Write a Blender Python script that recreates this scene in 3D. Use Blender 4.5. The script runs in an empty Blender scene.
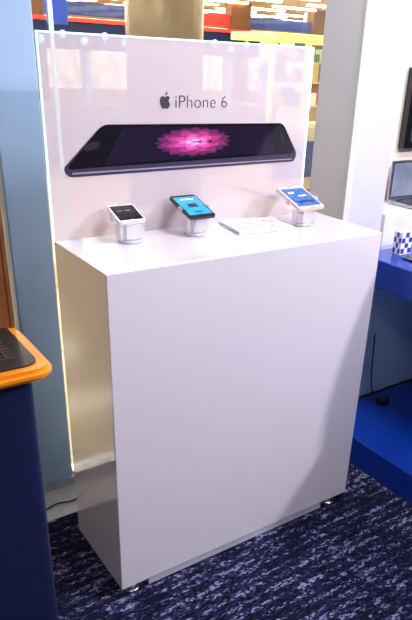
import bpy, bmesh, math, random
from mathutils import Vector, Matrix, Euler
random.seed(4)
C=bpy.context.collection
sc=bpy.context.scene
sc.view_settings.view_transform='Standard'

def lin(c):
    return tuple(((v/255)/12.92 if v/255<=0.04045 else ((v/255+0.055)/1.055)**2.4) for v in c)+(1,)
def mat(name,col,rough=.5,metal=0,coat=0,var=.06,scale=20,emit=0,alpha=0,trans=0,ecol=None,spec=.5,bump=0):
    m=bpy.data.materials.new(name);m.use_nodes=True;nt=m.node_tree;N=nt.nodes;L=nt.links
    b=N["Principled BSDF"]
    tc=N.new("ShaderNodeTexCoord");no=N.new("ShaderNodeTexNoise");no.inputs["Scale"].default_value=scale;no.inputs["Detail"].default_value=3
    L.new(tc.outputs["Object"],no.inputs["Vector"])
    r=N.new("ShaderNodeValToRGB");c=lin(col)
    r.color_ramp.elements[0].position=.3;r.color_ramp.elements[1].position=.7
    r.color_ramp.elements[0].color=tuple(v*(1-var) for v in c[:3])+(1,)
    r.color_ramp.elements[1].color=tuple(min(1,v*(1+var)) for v in c[:3])+(1,)
    L.new(no.outputs["Fac"],r.inputs["Fac"]);L.new(r.outputs["Color"],b.inputs["Base Color"])
    b.inputs["Roughness"].default_value=rough;b.inputs["Metallic"].default_value=metal
    b.inputs["Coat Weight"].default_value=coat;b.inputs["Coat Roughness"].default_value=.04
    b.inputs["Specular IOR Level"].default_value=spec
    if trans: b.inputs["Transmission Weight"].default_value=trans
    if emit:
        b.inputs["Emission Strength"].default_value=emit
        if ecol: b.inputs["Emission Color"].default_value=lin(ecol)
        else: L.new(r.outputs["Color"],b.inputs["Emission Color"])
    if bump:
        bp=N.new("ShaderNodeBump");bp.inputs["Strength"].default_value=bump;bp.inputs["Distance"].default_value=.002
        L.new(no.outputs["Fac"],bp.inputs["Height"]);L.new(bp.outputs["Normal"],b.inputs["Normal"])
    if alpha:
        t=N.new("ShaderNodeBsdfTransparent");mx=N.new("ShaderNodeMixShader");mx.inputs[0].default_value=alpha
        o=N["Material Output"];L.new(b.outputs[0],mx.inputs[1]);L.new(t.outputs[0],mx.inputs[2]);L.new(mx.outputs[0],o.inputs[0])
    return m
def finish(name,bm,m,parent=None,smooth=False):
    me=bpy.data.meshes.new(name);bm.normal_update();bm.to_mesh(me);bm.free()
    o=bpy.data.objects.new(name,me);C.objects.link(o)
    if m: me.materials.append(m)
    if smooth:
        for p in me.polygons:p.use_smooth=True
    if parent:o.parent=parent
    return o
def box(name,lo,hi,m,parent=None,bev=0,seg=3,rot=None):
    bm=bmesh.new();bmesh.ops.create_cube(bm,size=1)
    lo=Vector(lo);hi=Vector(hi);s=hi-lo;c=(lo+hi)/2
    for v in bm.verts:v.co=Vector((v.co.x*s.x,v.co.y*s.y,v.co.z*s.z))
    if bev:bmesh.ops.bevel(bm,geom=bm.edges[:],offset=bev,segments=seg,profile=.5,affect='EDGES')
    o=finish(name,bm,m,parent);o.location=c
    if rot:o.rotation_euler=rot
    return o
def cyl(name,c,r,h,m,parent=None,seg=32,r2=None,bev=0,rot=None):
    bm=bmesh.new();bmesh.ops.create_cone(bm,cap_ends=True,segments=seg,radius1=r,radius2=r if r2 is None else r2,depth=h)
    if bev:
        es=[e for e in bm.edges if abs(e.verts[0].co.z-e.verts[1].co.z)<1e-6]
        bmesh.ops.bevel(bm,geom=es,offset=bev,segments=2,affect='EDGES')
    o=finish(name,bm,m,parent);o.location=c
    for p in o.data.polygons:p.use_smooth=len(p.vertices)==4
    if rot:o.rotation_euler=rot
    return o
def empty(name,loc=(0,0,0)):
    o=bpy.data.objects.new(name,None);C.objects.link(o);o.location=loc;o.empty_display_size=.05;return o
def prism(name,pts,y0,y1,m,parent=None,axis='y'):
    bm=bmesh.new()
    f=(lambda x,d,z:(x,d,z)) if axis=='y' else (lambda x,d,z:(d,x,z))
    a=[bm.verts.new(f(x,y0,z)) for x,z in pts];b=[bm.verts.new(f(x,y1,z)) for x,z in pts]
    bm.faces.new(a);bm.faces.new(b[::-1]);n=len(pts)
    for i in range(n):bm.faces.new((a[i],b[i],b[(i+1)%n],a[(i+1)%n]))
    bmesh.ops.recalc_face_normals(bm,faces=bm.faces)
    return finish(name,bm,m,parent)
def prismz(name,pts,z0,z1,m,parent=None,bev=0):
    bm=bmesh.new()
    a=[bm.verts.new((x,y,z0)) for x,y in pts];b=[bm.verts.new((x,y,z1)) for x,y in pts]
    bm.faces.new(a);bm.faces.new(b[::-1]);n=len(pts)
    for i in range(n):bm.faces.new((a[i],b[i],b[(i+1)%n],a[(i+1)%n]))
    bmesh.ops.recalc_face_normals(bm,faces=bm.faces)
    if bev:
        es=[e for e in bm.edges if abs(e.verts[0].co.z-e.verts[1].co.z)<1e-6]
        bmesh.ops.bevel(bm,geom=es,offset=bev,segments=4,affect='EDGES')
    return finish(name,bm,m,parent)
def tube(name,pts,r,m,parent=None):
    cu=bpy.data.curves.new(name,'CURVE');cu.dimensions='3D';cu.bevel_depth=r;cu.bevel_resolution=3
    s=cu.splines.new('NURBS');s.points.add(len(pts)-1)
    for i,p in enumerate(pts):s.points[i].co=(*p,1)
    s.use_endpoint_u=True;s.order_u=3
    o=bpy.data.objects.new(name,cu);C.objects.link(o);cu.materials.append(m)
    if parent:o.parent=parent
    return o
def rounded(pts,r,n=6):
    out=[];k=len(pts)
    for i in range(k):
        p=Vector(pts[i]);a=Vector(pts[i-1]);b=Vector(pts[(i+1)%k])
        rr=min(r,(a-p).length*.45,(b-p).length*.45)
        s=p+(a-p).normalized()*rr;e=p+(b-p).normalized()*rr
        for j in range(n+1):
            t=j/n;q=(1-t)**2*s+2*t*(1-t)*p+t*t*e;out.append((q.x,q.y))
    return out

# ------------------------------------------------ materials
M_white=mat("white_laminate",(228,222,234),.08,coat=1,var=.01,scale=3)
M_panel=mat("printed_acrylic",(218,206,217),.03,coat=1,var=.015,scale=2,alpha=.42)
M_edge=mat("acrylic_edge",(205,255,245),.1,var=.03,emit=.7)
M_metal=mat("brushed_metal",(190,190,200),.3,1)
M_rail=mat("silver_rail",(215,218,230),.3,.3)
M_black=mat("black_plastic",(14,14,18),.25,coat=.3)
M_art=mat("poster_black",(12,9,18),.15,coat=.5)
M_art2=mat("poster_dark_screen",(26,18,40),.12,coat=.5)
M_arts=mat("poster_silver",(58,50,72),.3,coat=.3)
M_artw=mat("poster_highlight",(150,140,165),.3)
M_ink=mat("poster_ink",(50,40,55),.5)
M_post=mat("blue_grey_frame",(150,180,214),.3,var=.05,scale=6)
M_pillar=mat("painted_pillar",(210,208,218),.5,var=.02,scale=4)
M_pillar2=mat("painted_pillar_trim",(225,220,222),.45,var=.02)
M_navy=mat("navy_laminate",(18,28,68),.45,var=.1)
M_orange=mat("orange_bumper",(228,142,22),.3,var=.08,coat=.3)
M_brown=mat("brown_wood",(120,72,35),.4,var=.2)
M_tray=mat("dark_tray",(45,38,40),.35,.3)
M_blue=mat("blue_laminate",(6,54,160),.3,var=.08,coat=.3)
M_lblue=mat("pale_blue_wall",(175,205,235),.5,var=.04)
M_cable=mat("dark_cable",(30,28,35),.5)
M_clear=mat("clear_acrylic",(240,240,248),.05,var=.02,alpha=.6,coat=1)

def carpet():
    m=bpy.data.materials.new("woven_carpet");m.use_nodes=True;nt=m.node_tree;N=nt.nodes;L=nt.links;b=N["Principled BSDF"]
    tc=N.new("ShaderNodeTexCoord")
    mp=N.new("ShaderNodeMapping");mp.inputs["Scale"].default_value=(1,2.0,1)
    L.new(tc.outputs["Object"],mp.inputs["Vector"])
    v=N.new("ShaderNodeTexVoronoi");v.inputs["Scale"].default_value=105;v.feature='F1';L.new(mp.outputs[0],v.inputs["Vector"])
    sp=N.new("ShaderNodeSeparateColor");L.new(v.outputs["Color"],sp.inputs[0])
    w=N.new("ShaderNodeTexWave");w.bands_direction='Y';w.inputs["Scale"].default_value=9;w.inputs["Distortion"].default_value=1.6;w.inputs["Detail"].default_value=2;w.inputs["Detail Scale"].default_value=3
    L.new(tc.outputs["Object"],w.inputs["Vector"])
    n2=N.new("ShaderNodeTexNoise");n2.inputs["Scale"].default_value=12;n2.inputs["Detail"].default_value=4
    mp2=N.new("ShaderNodeMapping");mp2.inputs["Scale"].default_value=(.8,2.0,1);L.new(tc.outputs["Object"],mp2.inputs[0]);L.new(mp2.outputs[0],n2.inputs["Vector"])
    mra=N.new("ShaderNodeMapRange");mra.inputs["From Min"].default_value=.35;mra.inputs["From Max"].default_value=.65;mra.inputs["To Min"].default_value=-.3;mra.inputs["To Max"].default_value=.16
    L.new(n2.outputs["Fac"],mra.inputs[0])
    mrw=N.new("ShaderNodeMapRange");mrw.inputs["To Min"].default_value=-.24;mrw.inputs["To Max"].default_value=.14;L.new(w.outputs["Fac"],mrw.inputs[0])
    a0=N.new("ShaderNodeMath");a0.operation='ADD';L.new(mra.outputs[0],a0.inputs[0]);L.new(mrw.outputs[0],a0.inputs[1])
    ad=N.new("ShaderNodeMath");ad.operation='ADD';ad.use_clamp=True;L.new(sp.outputs[0],ad.inputs[0]);L.new(a0.outputs[0],ad.inputs[1])
    r=N.new("ShaderNodeValToRGB")
    e=r.color_ramp.elements
    e[0].position=.15;e[0].color=lin((13,13,32));e[1].position=.5;e[1].color=lin((29,30,62))
    for p,c in((.75,(52,53,94)),(.97,(128,126,164))):
        q=e.new(p);q.color=lin(c)
    L.new(ad.outputs[0],r.inputs[0])
    n=N.new("ShaderNodeTexNoise");n.inputs["Scale"].default_value=380;L.new(tc.outputs["Object"],n.inputs["Vector"])
    mr2=N.new("ShaderNodeMapRange");mr2.inputs["From Min"].default_value=.3;mr2.inputs["From Max"].default_value=.7;mr2.inputs["To Min"].default_value=.3;mr2.inputs["To Max"].default_value=1.7
    L.new(n.outputs["Fac"],mr2.inputs[0])
    vm=N.new("ShaderNodeVectorMath");vm.operation='SCALE';L.new(r.outputs[0],vm.inputs[0]);L.new(mr2.outputs[0],vm.inputs["Scale"])
    L.new(vm.outputs[0],b.inputs["Base Color"]);b.inputs["Roughness"].default_value=.95;b.inputs["Specular IOR Level"].default_value=.1
    bp=N.new("ShaderNodeBump");bp.inputs["Strength"].default_value=.6;bp.inputs["Distance"].default_value=.004
    L.new(n.outputs["Fac"],bp.inputs["Height"]);L.new(bp.outputs[0],b.inputs["Normal"])
    return m
def tiles(name,c1,c2,rough,scale):
    m=bpy.data.materials.new(name);m.use_nodes=True;nt=m.node_tree;N=nt.nodes;L=nt.links;b=N["Principled BSDF"]
    tc=N.new("ShaderNodeTexCoord");br=N.new("ShaderNodeTexBrick");br.offset=0;br.inputs["Scale"].default_value=scale
    br.inputs["Color1"].default_value=lin(c1);br.inputs["Color2"].default_value=lin(c2);br.inputs["Mortar"].default_value=lin(tuple(v*.75 for v in c1))
    br.inputs["Mortar Size"].default_value=.008;br.inputs["Brick Width"].default_value=.5;br.inputs["Row Height"].default_value=.5
    L.new(tc.outputs["Object"],br.inputs["Vector"]);L.new(br.outputs["Color"],b.inputs["Base Color"]);b.inputs["Roughness"].default_value=rough
    return m
# ------------------------------------------------ shell
box("floor",(-3,-3.5,-.05),(4.5,.45,0),carpet())
box("floor_threshold",(-3,.45,-.05),(4.5,.75,0),mat("grey_concrete",(190,190,196),.5,var=.15,scale=12))
box("floor_mall",(-8,.75,-.05),(24,28,0),tiles("mall_tile",(200,180,150),(186,164,134),.12,1.4))
M_ceil=mat("ceiling_paint",(150,145,150),.8)
box("ceiling",(-3,-3.5,2.7),(4.5,.75,2.78),M_ceil)
M_wall=mat("wall_paint",(130,130,150),.7)
box("wall_left",(-3.1,-3.5,0),(-3,.75,2.7),M_wall)
box("wall_right",(4.5,-3.5,0),(4.6,.75,2.7),M_wall)
box("wall_front",(-3.1,-3.6,0),(4.6,-3.5,2.7),M_wall)
box("ceiling_mall",(-8,.8,3.0),(24,28,3.1),mat("mall_ceiling",(226,194,155),.7))
box("wall_mall",(-8,28,0),(24,28.1,3.0),mat("mall_wall",(190,150,105),.6,var=.25,scale=1.2))
M_lamp=mat("fluorescent_lamp",(255,240,215),.5,emit=16,ecol=(255,242,222))
cl=empty("ceiling_lamp_row")
k=0
for j in range(14):
    for i in range(9):
        k+=1
        box("lamp_%d"%k,(-3+i*3,2.5+j*1.8,2.95),(-1.2+i*3,2.75+j*1.8,3.0),M_lamp,cl)

wf=empty("window_1")
box("frame_post",(-.03,.62,0),(.10,.70,2.7),M_post,wf,bev=.006)
box("frame_post_base",(-.042,.608,0),(.112,.71,.03),mat("post_base",(150,160,175),.4),wf)
box("frame_post_2",(1.30,.62,0),(1.34,.70,2.7),M_post,wf,bev=.004)
M_glass=bpy.data.materials.new("window_glass");M_glass.use_nodes=True
nt=M_glass.node_tree;nt.nodes.remove(nt.nodes["Principled BSDF"])
t=nt.nodes.new("ShaderNodeBsdfTransparent");t.inputs[0].default_value=(.93,.98,.95,1);g=nt.nodes.new("ShaderNodeBsdfGlossy");g.inputs["Roughness"].default_value=.02
fr=nt.nodes.new("ShaderNodeFresnel");fr.inputs[0].default_value=1.45
mx=nt.nodes.new("ShaderNodeMixShader");nt.links.new(fr.outputs[0],mx.inputs[0]);nt.links.new(t.outputs[0],mx.inputs[1]);nt.links.new(g.outputs[0],mx.inputs[2]);nt.links.new(mx.outputs[0],nt.nodes["Material Output"].inputs[0])
box("glass_pane",(.10,.655,.03),(1.30,.663,2.7),M_glass,wf)
box("glass_pane_2",(-3,.655,.03),(-.03,.663,2.7),M_glass,wf)
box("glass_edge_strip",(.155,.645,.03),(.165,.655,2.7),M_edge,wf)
box("sill",(.10,.63,0),(1.30,.69,.03),M_metal,wf)
box("sill_2",(-3,.63,0),(-.03,.69,.03),M_metal,wf)

# ------------------------------------------------ kiosk
W,D,H=.9054,.3245,1.0
ks=empty("display_kiosk")
box("cabinet",(0,0,.03),(W,D,H),M_white,ks,bev=.002,seg=2)
for i,(x,y) in enumerate(((.04,.02),(W-.07,.02),(.04,D-.03),(W-.07,D-.03))):
    cyl("foot_%d"%(i+1),(x,y,.007),.024,.014,M_metal,ks,bev=.002)
    cyl("foot_stem_%d"%(i+1),(x,y,.022),.012,.016,M_metal,ks)
box("base_rail",(.09,.002,.006),(W-.12,.03,.03),M_rail,ks)
PX,PT=.8432,1.4945
bb=empty("advertising_board")
box("board",(0,D-.008,H+.0005),(PX,D-.001,PT-.004),M_panel,bb)
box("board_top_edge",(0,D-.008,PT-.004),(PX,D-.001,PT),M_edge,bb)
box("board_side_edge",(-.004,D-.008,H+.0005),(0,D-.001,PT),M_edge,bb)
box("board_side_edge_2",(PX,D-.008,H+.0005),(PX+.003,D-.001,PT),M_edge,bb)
yf=D-.008
def art(name,pts,m,layer):
    return prism(name,pts,yf-.0004*layer-.0003,yf-.0004*layer+.0001-.0003,m,bb)
body=rounded([(.150,1.2885),(.745,1.283),(.808,1.192),(.800,1.168),(.050,1.162),(.036,1.184)],.018)
art("art_body_edge",body,M_arts,1)
art("art_edge_shine",rounded([(.06,1.173),(.79,1.177),(.79,1.174),(.06,1.169)],.003),M_artw,2)
face=rounded([(.150,1.287),(.745,1.282),(.802,1.193),(.043,1.182)],.018)
art("art_face",face,M_art,3)
art("art_screen",rounded([(.205,1.281),(.690,1.277),(.720,1.198),(.150,1.190)],.004),M_art2,4)
art("art_home_ring",[(.118+.02*math.cos(a)+.012*math.sin(a),1.237+.011*math.sin(a)) for a in [i*math.tau/24 for i in range(24)]],mat("art_ring",(40,36,50),.3),4)
art("art_camera_slot",rounded([(.738,1.25),(.742,1.25),(.752,1.226),(.748,1.226)],.002),mat("art_slot",(60,54,72),.3),4)
fc=(.425,1.238)
pc=[(88,14,78),(130,26,100),(172,40,124),(206,62,148),(228,104,178),(240,160,210)]
for L_ in range(6):
    n=[20,18,16,13,10,7][L_];rr=[.126,.110,.092,.071,.049,.027][L_]
    mm=mat("petal_%d"%L_,pc[L_],.4,var=.12,scale=60)
    mm2=mat("petal_dark_%d"%L_,tuple(int(v*.72) for v in pc[L_]),.4,var=.12,scale=60)
    for i in range(n):
        a=(i+.5*(L_%2))*math.tau/n
        pts=[]
        w=rr*math.sin(math.pi/n)*1.25
        for q,ww in((.15,.2),(.4,.65),(.65,1),(.85,.8),(.96,.35),(1,0),(.96,-.35),(.85,-.8),(.65,-1),(.4,-.65),(.15,-.2)):
            u=q*rr;v=ww*w
            X=u*math.cos(a)-v*math.sin(a);Y=u*math.sin(a)+v*math.cos(a)
            pts.append((fc[0]+X+Y*.03,fc[1]+Y*.31))
        art("petal_%d_%d"%(L_,i),pts,mm if i%2 else mm2,5+L_*.5+(.25 if i%2 else 0))
def logo(cx,cz,s):
    P=[(0,.30),(.10,.36),(.24,.38),(.36,.33),(.43,.25),(.33,.14),(.31,0),(.36,-.13),(.46,-.2),(.38,-.38),(.27,-.52),(.17,-.55),(.0,-.50),(-.17,-.55),(-.28,-.50),(-.40,-.33),(-.48,-.1),(-.48,.1),(-.42,.27),(-.30,.36),(-.15,.36)]
    art("logo_fruit",[(cx+x*s,cz+z*s) for x,z in P],M_ink,1)
    art("logo_leaf",[(cx+x*s,cz+z*s) for x,z in [(0,.42),(.02,.55),(.12,.66),(.22,.69),(.2,.56),(.11,.45)]],M_ink,1)
logo(.334,1.344,.034)
tx=bpy.data.curves.new("board_title","FONT");tx.body="iPhone 6";tx.size=.047;tx.extrude=.0003;tx.offset=-.0009
to=bpy.data.objects.new("board_title",tx);C.objects.link(to);to.rotation_euler=(math.pi/2,0,0);to.location=(.362,yf-.0008,1.327);to.scale=(1.05,1,1);tx.materials.append(M_ink);to.parent=bb

# ------------------------------------------------ phones on stands
def phone(x0,x1,yb,zb,yt,zt,frame,scr,icon,kind):
    L=math.hypot(yt-yb,zt-zb);th=math.atan2(zt-zb,yt-yb);w=x1-x0
    r=empty("smartphone_on_stand",((x0+x1)/2,yb,H))
    tilt=empty("tilt",(0,0,zb-H));tilt.parent=r;tilt.rotation_euler=(th,0,0)
    def slab(n,x,y,z0,z1,m,rad,cx=0,cy=None):
        cy=L/2 if cy is None else cy
        pts=rounded([(cx-x/2,cy-y/2),(cx+x/2,cy-y/2),(cx+x/2,cy+y/2),(cx-x/2,cy+y/2)],rad)
        return prismz(n,pts,z0,z1,m,tilt)
    slab("phone_case",w,L,-.008,0,frame,.010)
    slab("bezel",w*.95,L*.965,0,.0006,M_phface if kind!=0 else M_black,.009)
    sl=.80
    slab("screen",w*.87,L*sl,.0006,.0012,scr,.002)
    slab("home_button",w*.14,w*.14,.0006,.0014,frame,w*.07,0,L*.05)
    slab("speaker",w*.18,.0015,.0006,.0014,M_cable,.0006,0,L*.955)
    for (u,v,a,b,mm) in icon: slab("screen_item",a*w,b*L,.0012,.0017,mm,.002,u*w,v*L)
    slab("cradle_plate",w*.62,L*.55,-.014,-.0082,M_clear,.006)
    for s in(-1,1):
        slab("cradle_arm",.006,.018,-.014,.003,M_clear,.002,s*(w/2+.003),L*.42)
        slab("cradle_bar",w*.22,.012,-.014,-.0085,M_clear,.002,s*w*.41,L*.42)
    ym=L*.45
    ty=math.cos(th)*ym;tz=(zb-H)+math.sin(th)*ym-.014
    pr=r
    cyl("stand_base",(0,ty-.012,.005),.034,.009,M_clear,pr,bev=.002)
    cyl("stand_ring",(0,ty-.012,.012),.024,.006,M_wh2,pr,bev=.001)
    cyl("stand_neck",(0,ty-.006,(tz+.012)/2),.011,tz-.01,M_wh2,pr)
    box("stand_block",(-.024,ty-.04,.012),(.024,ty-.014,max(.035,tz-.008)),M_clear,pr,bev=.004)
    box("stand_wing_l",(-.036,ty-.03,.010),(-.028,ty+.0,.050),M_clear,pr,bev=.002)
    box("stand_wing_r",(.028,ty-.03,.010),(.036,ty+.0,.050),M_clear,pr,bev=.002)
    cyl("stand_head",(0,ty,tz-.001),.018,.012,M_wh2,pr,bev=.002,rot=(th,0,0))
    tube("tether_cable",[(0,ty+.01,tz-.004),(.012,ty+.02,.02),(.0,ty+.03,.004),(.02,ty+.034,.004)],.0018,M_wh2,pr)
M_wh2=mat("white_plastic",(232,228,240),.3)
M_phface=mat("phone_face_white",(230,227,235),.15,coat=.5)
M_ph3=mat("phone_gold",(222,200,180),.25,.4)
S0=mat("screen_dark",(12,12,18),.1,coat=.5)
S1=mat("screen_blue",(40,140,205),.15,emit=.6,var=.25,scale=30)
S2=mat("screen_ice",(50,90,160),.15,emit=.4,var=.6,scale=50)
I1=mat("icon_dark",(14,30,60),.3);I2=mat("icon_white",(230,235,245),.3,emit=.4);I3=mat("icon_tan",(120,100,100),.3,emit=.1)
phone(.138,.216,.210,1.06,.292,1.088,M_phface,S0,[(.1,.6,.2,.06,I3),(-.2,.6,.2,.06,I3)],1)
phone(.336,.420,.182,1.06,.303,1.095,M_black,S1,[(0,.5,.34,.16,I1),(.0,.78,.5,.04,I2),(0,.22,.3,.04,I1)],0)
phone(.692,.794,.143,1.06,.264,1.101,M_ph3,S2,[(-.2,.7,.2,.07,I2),(.1,.55,.3,.05,I2),(0,.3,.6,.05,I1)],1)
cd=empty("information_card",(.590,.222,H+.0005));cd.rotation_euler=(0,0,math.radians(-8))
box("card_base",(-.092,-.07,0),(.092,.07,.010),M_wh2,cd,bev=.002)
M_line=mat("print_grey",(130,122,148),.5)
for i in range(4):
    for j in range(2):
        x=-.070+i*.036;y=-.05+j*.05
        box("tile_%d_%d"%(i,j),(x,y,.010),(x+.028,y+.036,.0105),M_line,cd)
        box("tile_in_%d_%d"%(i,j),(x+.003,y+.003,.0105),(x+.025,y+.033,.011),M_phface,cd)

# ------------------------------------------------ pillar + right display
pl=empty("pillar")
prismz("shaft",[(1.13,.40),(1.34,.40),(1.34,.60),(1.13,.60)],0,2.7,M_pillar,pl)
box("corner_trim",(1.122,.392,0),(1.15,.40,2.7),M_pillar2,pl)
M_dw=mat("display_wall",(232,222,212),.5,var=.03)
box("wall_display",(1.34,.62,0),(4.5,.70,2.7),M_dw)
box("platform",(1.09,-1.2,0),(2.6,.39,.12),M_blue,bev=.004)
tb=empty("display_counter")
box("counter_top",(1.19,-.9,.70),(2.6,.35,.81),M_blue,tb,bev=.006)
box("counter_mat",(1.28,-.8,.81),(2.5,.22,.816),M_black,tb,bev=.002)
box("counter_leg_panel",(1.6,-.8,.12),(2.5,.25,.70),M_lblue,tb)
wc=empty("wall_cabinet")
box("back_panel",(1.36,.40,.12),(2.6,.61,.80),M_lblue,wc)
box("back_ledge",(1.36,.40,.80),(2.6,.61,.93),M_wh2,wc,bev=.004)
sb=[(-.46,.8165),(-.46,.93),(-.42,1.06),(-.36,1.15),(-.28,1.21),(-.18,1.24),(-.12,1.24),(-.12,.8165)]
prism("shelf_divider",rounded(sb,.02),1.20,1.225,M_wh2,tb,axis='x')  # unseen panel added and shaped to cast the shadow on the cabinet's front right
mn=empty("wall_monitor")
box("bezel",(1.62,.585,1.14),(2.3,.62,1.45),M_black,mn,bev=.004)
box("screen",(1.65,.583,1.17),(2.27,.585,1.42),mat("monitor_screen",(60,66,80),.15,var=.3,scale=6,emit=.15),mn)
lp=empty("open_laptop",(1.53,.50,.9305))
box("base",(0,-.09,0),(.30,.06,.014),M_metal,lp,bev=.004)
box("keyboard",(.02,-.06,.014),(.28,.03,.016),M_black,lp)
box("lid",(0,.05,.012),(.30,.06,.17),M_metal,lp,bev=.003)
box("lid_screen",(.012,.048,.025),(.288,.05,.16),mat("laptop_screen",(120,128,150),.12,var=.3,scale=9,emit=.1),lp)
pk=empty("patterned_gift_box",(1.335,.275,.8105))
box("carton",(-.03,-.02,0),(.03,.02,.085),M_wh2,pk,bev=.001)
M_pb=mat("print_blue",(40,70,160),.4)
for i in range(3):
    for j in range(4):
        if (i+j)%2==0:
            box("pat_f_%d_%d"%(i,j),(-.028+i*.019,-.0208,.006+j*.02),(-.010+i*.019,-.02,.024+j*.02),M_pb,pk)
            box("pat_s_%d_%d"%(i,j),(-.0308,-.018+i*.012,.006+j*.02),(-.03,-.007+i*.012,.024+j*.02),M_pb,pk)
ga=empty("power_adapter",(1.40,.30,.1205))
box("body",(-.025,-.018,0),(.025,.018,.028),M_black,ga,bev=.004)
tube("cord",[(.025,0,.015),(.04,.03,.008),(.02,.07,.01),(.0,.085,.05),(-.01,.09,.3)],.003,M_cable,ga)

# ------------------------------------------------ left counter
lc=empty("checkout_counter")
prismz("body",rounded([(-.9,-.16),(-.235,-.16),(-.235,.04),(-.9,.04)],.03),0,.875,M_navy,lc)
prismz("bumper",rounded([(-.95,-.20),(-.200,-.20),(-.200,.06),(-.95,.06)],.045),.875,.90,M_orange,lc,bev=.009)
prismz("top_inset",rounded([(-.92,-.172),(-.226,-.172),(-.226,.05),(-.92,.05)],.03),.90,.904,M_tray,lc)
M_mesh=mat("mesh_metal",(130,120,110),.35,.8)
for i in range(11):
    box("mesh_bar_%d"%i,(-.6,-.13+i*.016,.904),(-.26,-.127+i*.016,.907),M_mesh,lc)
for i in range(18):
    box("mesh_rod_%d"%i,(-.6+i*.019,-.13,.904),(-.597+i*.019,.035,.9075),M_mesh,lc)
box("divider_board",(-.50,.035,.90),(-.213,.055,1.19),M_brown,lc,bev=.003)
box("divider_cap",(-.216,.033,.90),(-.208,.057,1.195),M_brown,lc)
tube("floor_cable",[(-.12,.56,.004),(-.06,.50,.004),(.0,.53,.004),(.06,.50,.004),(.12,.54,.004)],.003,M_cable)

# ------------------------------------------------ mall contents
mc=empty("mall_column")
cyl("shaft",(2.45,4.1,1.5),.33,3.0,mat("column_stone",(140,126,108),.25,var=.15,scale=3),mc,seg=48)
cyl("plinth",(2.45,4.1,.1),.38,.2,M_brown,mc,seg=48)
kk=empty("mall_shop_kiosk")
box("header",(2.2,7.0,1.42),(6.0,7.3,1.72),mat("header_navy",(18,22,70),.3),kk)
M_neon=mat("red_neon",(230,40,30),.5,emit=2.5);M_nb=mat("blue_lamp",(120,170,255),.5,emit=3)
box("neon",(2.2,6.98,1.72),(6.0,7.0,1.76),M_neon,kk)
for i in range(14): 
    bm=bmesh.new();bmesh.ops.create_icosphere(bm,subdivisions=2,radius=.045)
    o=finish("bulb_%d"%i,bm,M_nb,kk,True);o.location=(2.4+i*.27,6.96,1.52+.06*(i%2))
for i in range(6):box("kiosk_post_%d"%i,(2.25+i*.72,7.05,0),(2.33+i*.72,7.2,1.42),M_post,kk)
box("kiosk_base",(2.2,7.0,0),(6.0,7.3,.8),M_wall,kk)
ct=empty("mall_vendor_cart")
M_yg=mat("lime_lit_frame",(225,230,130),.4,emit=.9)
M_ctb=mat("cart_cream",(225,215,190),.4)
box("base",(4.0,4.6,.05),(6.0,5.2,.75),M_ctb,ct,bev=.01)
box("base_panel",(4.1,4.585,.2),(5.9,4.6,.6),M_blue,ct)
for i in range(5):box("post_%d"%i,(4.0+i*.49,4.6,.75),(4.05+i*.49,4.65,1.6),M_yg,ct)
for i,z in enumerate((.95,1.2,1.4)):
    box("shelf_%d"%i,(4.0,4.7,z),(6.0,5.1,z+.02),M_ctb,ct)
    for j in range(12):
        c=[(190,90,80),(80,120,180),(240,240,240),(230,200,110),(110,150,120)][(j*3+i)%5]
        box("goods_%d_%d"%(i,j),(4.06+j*.16,4.75,z+.02),(4.06+j*.16+.1,4.9,z+.1+.05*((j+i)%3)),mat("goods_%d_%d"%(i,j),c,.4,emit=.25),ct)
box("canopy",(3.95,4.5,1.6),(6.05,5.3,1.68),M_yg,ct,bev=.01)
for i in range(4):cyl("wheel_%d"%i,(4.2+1.6*(i%2),4.7+.4*(i//2),.05),.05,.04,M_black,ct,rot=(math.pi/2,0,0))
hb=empty("hanging_banner")
box("banner_cloth",(1.62,4.6,1.62),(1.80,4.62,2.5),mat("banner_blue",(50,80,190),.5,emit=.4),hb)
box("banner_rod",(1.6,4.6,2.5),(1.82,4.62,2.52),M_metal,hb)
box("banner_wire",(1.70,4.605,2.52),(1.71,4.615,3.0),M_cable,hb)
sf=empty("shop_front")
M_sh=mat("shop_window_glow",(240,225,190),.5,emit=1.3,var=.5,scale=3)
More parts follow.
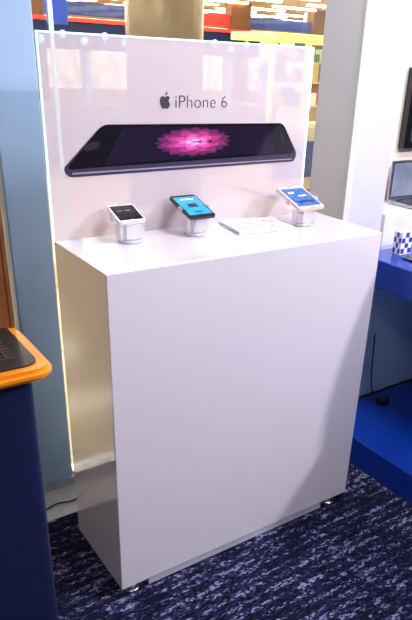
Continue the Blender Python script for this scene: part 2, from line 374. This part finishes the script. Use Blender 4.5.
M_sh2=mat("shop_sign_red",(200,40,30),.5,emit=1.6)
for i in range(7):
    x=-4+i*3.6
    box("shop_glow_%d"%i,(x,19,.3),(x+2.8,19.1,2.2),M_sh,sf)
    box("shop_sign_%d"%i,(x,18.9,2.25),(x+2.8,19,2.6),M_sh2 if i%2==0 else M_blue,sf)
    box("shop_pier_%d"%i,(x+2.8,18.8,0),(x+3.6,19.2,3.0),M_brown,sf)

# ------------------------------------------------ lights
def area(name,loc,tgt,size,power,col,spread=math.pi):
    l=bpy.data.lights.new(name,'AREA');l.size=size;l.energy=power;l.color=col;l.spread=spread
    o=bpy.data.objects.new(name,l);C.objects.link(o);o.location=loc
    o.rotation_euler=(Vector(tgt)-Vector(loc)).to_track_quat('-Z','Y').to_euler();return o
area("ceiling_spot",(1.0,-2.3,2.55),(.5,0,.6),.25,22,(1,.95,.97))
area("ceiling_spot",(2.6,-1.9,2.6),(.6,0,.6),.12,72,(1,.96,1))
area("ceiling_spot",(-.9,-1.6,2.6),(.2,.4,.9),.4,12,(1,.95,.98))
area("ceiling_panel_lamp",(.7,-.5,2.65),(.6,.0,0),.5,32,(.97,.95,1))
area("mall_daylight",(3,6,2.9),(3,6,0),5,330,(1,.93,.82))  # broad warm area light just below the mall ceiling
area("mall_window_lamp",(.2,1.7,2.9),(.2,1.2,0),1.0,45,(.95,1,.95))  # added fill brightening the threshold and window strip, no fixture there
area("counter_spot",(1.9,-.6,2.6),(1.7,0,.8),.3,12,(.9,.95,1))
w=bpy.data.worlds.new("world");sc.world=w;w.use_nodes=True
w.node_tree.nodes["Background"].inputs[0].default_value=(.55,.58,.75,1);w.node_tree.nodes["Background"].inputs[1].default_value=.4

cam=bpy.data.cameras.new("camera");co=bpy.data.objects.new("camera",cam);C.objects.link(co)
co.location=(-.5836,-1.3243,1.4670);co.rotation_euler=(1.1079,-.0454,-.6169)
cam.sensor_width=36;cam.lens=642.7/620*36;cam.shift_x=-36.01/620;cam.shift_y=64.46/620;cam.clip_start=.02
sc.camera=co
